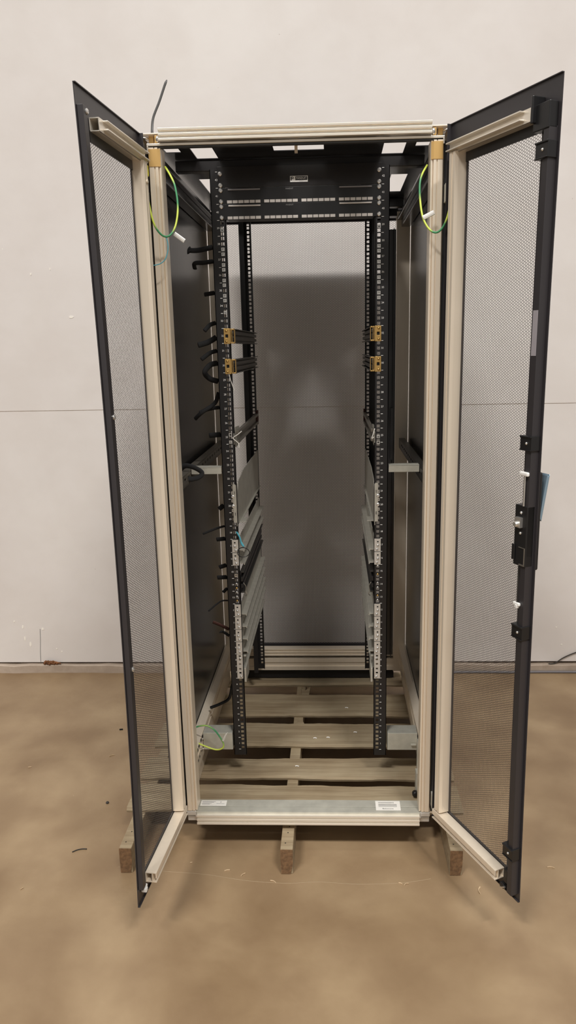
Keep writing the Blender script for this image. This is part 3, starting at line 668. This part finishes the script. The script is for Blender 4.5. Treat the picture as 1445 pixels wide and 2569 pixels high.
STR = [
 ([(-.272, 1.665), (-.313, 1.658), (-.337, 1.656), (-.346, 1.664), (-.343, 1.650)], .0075, 'uppermost black strap on the left rail, reaching far left with a curled end'),
 ([(-.272, 1.624), (-.302, 1.621), (-.327, 1.618), (-.331, 1.604)], .0065, 'second black strap from the top of the left rail, its end hooked down'),
 ([(-.272, 1.531), (-.288, 1.529), (-.301, 1.526)], .0065, 'short straight black strap on the left rail between the hooked strap and the gold brackets'),
 ([(-.272, 1.441), (-.291, 1.435), (-.307, 1.417)], .0065, 'black strap level with the top of the upper gold bracket'),
 ([(-.272, 1.397), (-.299, 1.383), (-.329, 1.374)], .0085, 'broad black strap beside the upper left gold bracket'),
 ([(-.272, 1.356), (-.296, 1.349), (-.321, 1.330)], .0065, 'black strap between the two left gold brackets, drooping left'),
 ([(-.272, 1.318), (-.296, 1.312), (-.312, 1.291), (-.301, 1.270), (-.272, 1.262)], .0085, 'black strap closed into a loop beside the second left gold bracket'),
 ([(-.272, 1.226), (-.287, 1.192), (-.327, 1.165), (-.354, 1.142)], .0065, 'long black strap slanting down left below the looped one'),
 ([(-.272, 1.179), (-.305, 1.174), (-.335, 1.165)], .0060, 'black strap crossing the long slanting strap'),
 ([(-.272, 1.092), (-.309, 1.089)], .0085, 'short black strap just above the left cross bracket'),
 ([(-.272, .858), (-.288, .845)], .0080, 'stubby black strap beside the round screws on the left rail'),
 ([(-.272, .788), (-.303, .778), (-.344, .764)], .0040, 'thin black strap with a long tail below the wide left plate'),
 ([(-.272, .745), (-.301, .741)], .0075, 'black strap beside the upper ear of the left shelf rail pair'),
 ([(-.272, .653), (-.296, .644)], .0075, 'black strap just below the left shelf rail pair'),
 ([(-.272, .611), (-.304, .608)], .0080, 'broad black strap beside the left black slide'),
 ([(-.272, .571), (-.287, .556)], .0055, 'black strap drooping at the lower edge of the left black slide'),
 ([(-.272, .528), (-.299, .522), (-.338, .493)], .0030, 'thin wispy black strap beside the topmost stacked rail'),
 ([(-.272, .400), (-.292, .412), (-.300, .418)], .0060, 'black strap rising beside the lowest stacked rails')]
for pts, r, txt in STR:
    mb = MB().tube([(x, .050+.012*math.sin(9*i), z) for i, (x, z) in enumerate(pts)], r, 8, 6, flat=.45)
    single('cable_strap', mb, M['velcro'], txt, 'cable strap', 'black straps along the left mounting rail', smooth=True)
single('cable_strap', MB().tube([(-.272, .05, .424), (-.305, .06, .437), (-.328, .06, .447)], .0065, 8, 6, flat=.4), M['brownstrap'], 'red brown strap end low on the left mounting rail', 'cable strap', smooth=True)
single('cable_strap', MB().tube([(-.389, -.03, 1.000), (-.369, -.035, 1.005), (-.342, -.04, .998), (-.322, -.04, .983), (-.333, -.045, .969), (-.362, -.045, .964), (-.388, -.035, .972)], .0085, 8, 6, flat=.5), M['velcro'], 'knotted black strap around the left slotted side profile', 'cable strap', smooth=True)
single('hose', MB().tube([(-.275, .13, .185), (-.285, .15, .165), (-.298, .15, .116), (-.332, .15, .094), (-.368, .15, .079)], .0055, 8, 6), M['plastic'], 'black hose curving down behind the left mounting rail to the side beam', 'hose', smooth=True)

# ================================================================ debris and small things at the wall
def chip(x, y, ln, w, ang, txt, m='chip', name='wood_chip', curl=.0):
    c, s = math.cos(ang), math.sin(ang); pts = []
    for i in range(4):
        u = (i/3-.5)*ln; v = curl*math.sin(PI*i/3)
        pts.append((x+c*u-s*v, y+s*u+c*v, -ZF+.0018))
    o = single(name, MB().tube(pts, w, 6, 4, flat=.5), M[m], txt, name.replace('_', ' '), smooth=False)
    return o
chip(-.738, -.267, .045, .003, .35, 'dark splinter on the floor left of the left door', 'pebble', 'splinter', .006)
for x, y, ln, w, a, txt, cu in [
    (-.248, -.354, .018, .0028, .3, 'pale chip on the floor in front of the rack, left of the centre stringer', .002),
    (-.196, -.371, .016, .0026, .8, 'pale chip nearest the centre stringer on its left', .002),
    (-.366, -.319, .007, .002, .2, 'tiny pale chip between the left door and the centre stringer', .0),
    (-.102, -.401, .020, .0024, -.5, 'pale curled chip just in front of the centre stringer', .003),
    (.280, -.404, .012, .0026, -.4, 'pale chip in front of the rack left of the right door, first of two', .002),
    (.298, -.407, .016, .0022, .5, 'pale curled chip in front of the rack left of the right door, second of two', .004),
    (.512, -.429, .028, .0022, 1.4, 'thin curled shaving on the floor under the right door', .005),
    (.746, -.329, .022, .0024, -.2, 'pale chip on the floor right of the right door', .004),
    (-1.097, .217, .012, .002, .4, 'pale fleck on the bare floor at far left', .0),
    (-.855, -.44, .010, .002, 1., 'pale fleck on the floor at front left', .0),
    (-.80, .30, .022, .0022, .6, 'pale scrap on the floor beside the left door', .003)]:
    chip(x, y, ln, w, a, txt, curl=cu)
chip(-.82, .505, .014, .005, .2, 'small black scrap on the floor touching the edge of the left door', 'hole', 'black_scrap')
single('pebble', MB().lathe([(.0001, .007), (.004, .0062), (.006, .003), (.005, 0), (.0001, 0)], (-.724, -.011, -ZF), 'z', 9), M['pebble'], 'dark pebble on the floor left of the left door', 'pebble', smooth=True)
# chips lying on the pallet boards
for x, y, txt in [(.135, .50, 'white chip on the pallet board behind the mounting rails'), (.165, .30, 'white chip on the middle pallet board near the right rail'), (.06, .26, 'long white chip at the centre of the middle pallet board'), (.01, .255, 'tiny white chip on the middle pallet board'), (-.05, .06, 'tiny white chip on the barky edge of the second board')]:
    mb = MB().tube([(x-.006, y, ZD+.0012), (x, y+.001, ZD+.0022), (x+.007, y-.001, ZD+.0012)], .0022, 6, 3, flat=.6)
    single('paper_scrap', mb, M['print'], txt, 'scrap')
r = random.Random(5)
lf = MB()
for i in range(6):
    x = -1.355+.012*i; lf.tube([(x-.010, WY-.012+r.uniform(-.003, .003), -.163), (x, WY-.014, -.150+r.uniform(-.004, .006)), (x+.012, WY-.010, -.161)], r.uniform(.004, .007), 6, 3, flat=.6)
single('leaf_litter', lf, M['leaf'], 'rust brown crumpled leaf scrap on the curb at left', 'leaf', smooth=True)
single('floor_cable', MB().tube([(.62, WY-.026, -ZF+.006), (.80, WY-.024, -ZF+.006), (1.0, WY-.027, -ZF+.006), (1.12, WY-.024, -ZF+.006), (1.6, WY-.03, -ZF+.006)], .006, 8, 6), M['grey_cable'], 'grey cable lying along the foot of the wall at right', 'cable', smooth=True)
single('twig', MB().tube([(1.13, WY-.012, -.165), (1.16, WY-.012, -.162), (1.20, WY-.010, -.135), (1.26, WY-.008, -.108), (1.40, WY-.006, -.06)], .0028, 6, 5), M['pebble'], 'thin dark twig leaning on the wall foot at far right', 'twig', smooth=True)

# ================================================================ camera
cam = bpy.data.cameras.new('camera'); co = bpy.data.objects.new('camera', cam); COL.objects.link(co)
cx, cy, cz, yaw, pitch, roll, fpx, ppx, ppy = .0940, -2.3252, 1.3630, -.0385, .2236, .0179, 1856.4265, 47.5653, 7.9751
f = Vector((math.sin(yaw)*math.cos(pitch), math.cos(yaw)*math.cos(pitch), -math.sin(pitch))); rt = Vector((math.cos(yaw), -math.sin(yaw), 0)); dn = f.cross(rt)
r2 = math.cos(roll)*rt+math.sin(roll)*dn; d2 = -math.sin(roll)*rt+math.cos(roll)*dn
co.matrix_world = Matrix(((r2.x, -d2.x, -f.x, cx), (r2.y, -d2.y, -f.y, cy), (r2.z, -d2.z, -f.z, cz+ZF), (0, 0, 0, 1)))
cam.sensor_fit = 'VERTICAL'; cam.sensor_height = 36.; cam.sensor_width = 36*1445/2569; cam.lens = fpx*36/2569
cam.shift_x = -ppx/2569; cam.shift_y = ppy/2569; cam.clip_start = .05
bpy.context.scene.camera = co

# ================================================================ light
def lamp(name, loc, size, sy, power, col, target, spread=PI):
    l = bpy.data.lights.new(name, 'AREA'); l.shape = 'RECTANGLE'; l.size = size; l.size_y = sy; l.spread = spread; l.energy = power; l.color = col
    o = bpy.data.objects.new(name, l); COL.objects.link(o); o.location = loc
    d = Vector(target)-Vector(loc); o.rotation_euler = d.to_track_quat('-Z', 'Y').to_euler(); return o
lamp('fill_lamp', (-3.0, -6.5, 9.9), 2.2, .5, 88, (1, .96, .915), (-.6, -.6, 0), math.radians(70))  # pair of unseen fill lamps, added to light the wall more evenly
lamp('fill_lamp', (3.0, -6.5, 9.9), 2.2, .5, 88, (1, .96, .915), (.6, -.6, 0), math.radians(70))
for x in (-1.9, .2, 1.8):
    lamp('aisle_lamp', (x, -1.15, 4.45), .7, .25, 8, (1, .99, .98), (x*.8, -1.0, 0))
w = bpy.data.worlds.new('warehouse'); w.use_nodes = True; bpy.context.scene.world = w
w.node_tree.nodes['Background'].inputs[0].default_value = (1, .94, .87, 1); w.node_tree.nodes['Background'].inputs[1].default_value = .35
vs_ = bpy.context.scene.view_settings; vs_.view_transform = 'Standard'; vs_.look = 'None'; vs_.exposure = .2; vs_.gamma = 1.; vs_.use_curve_mapping = False
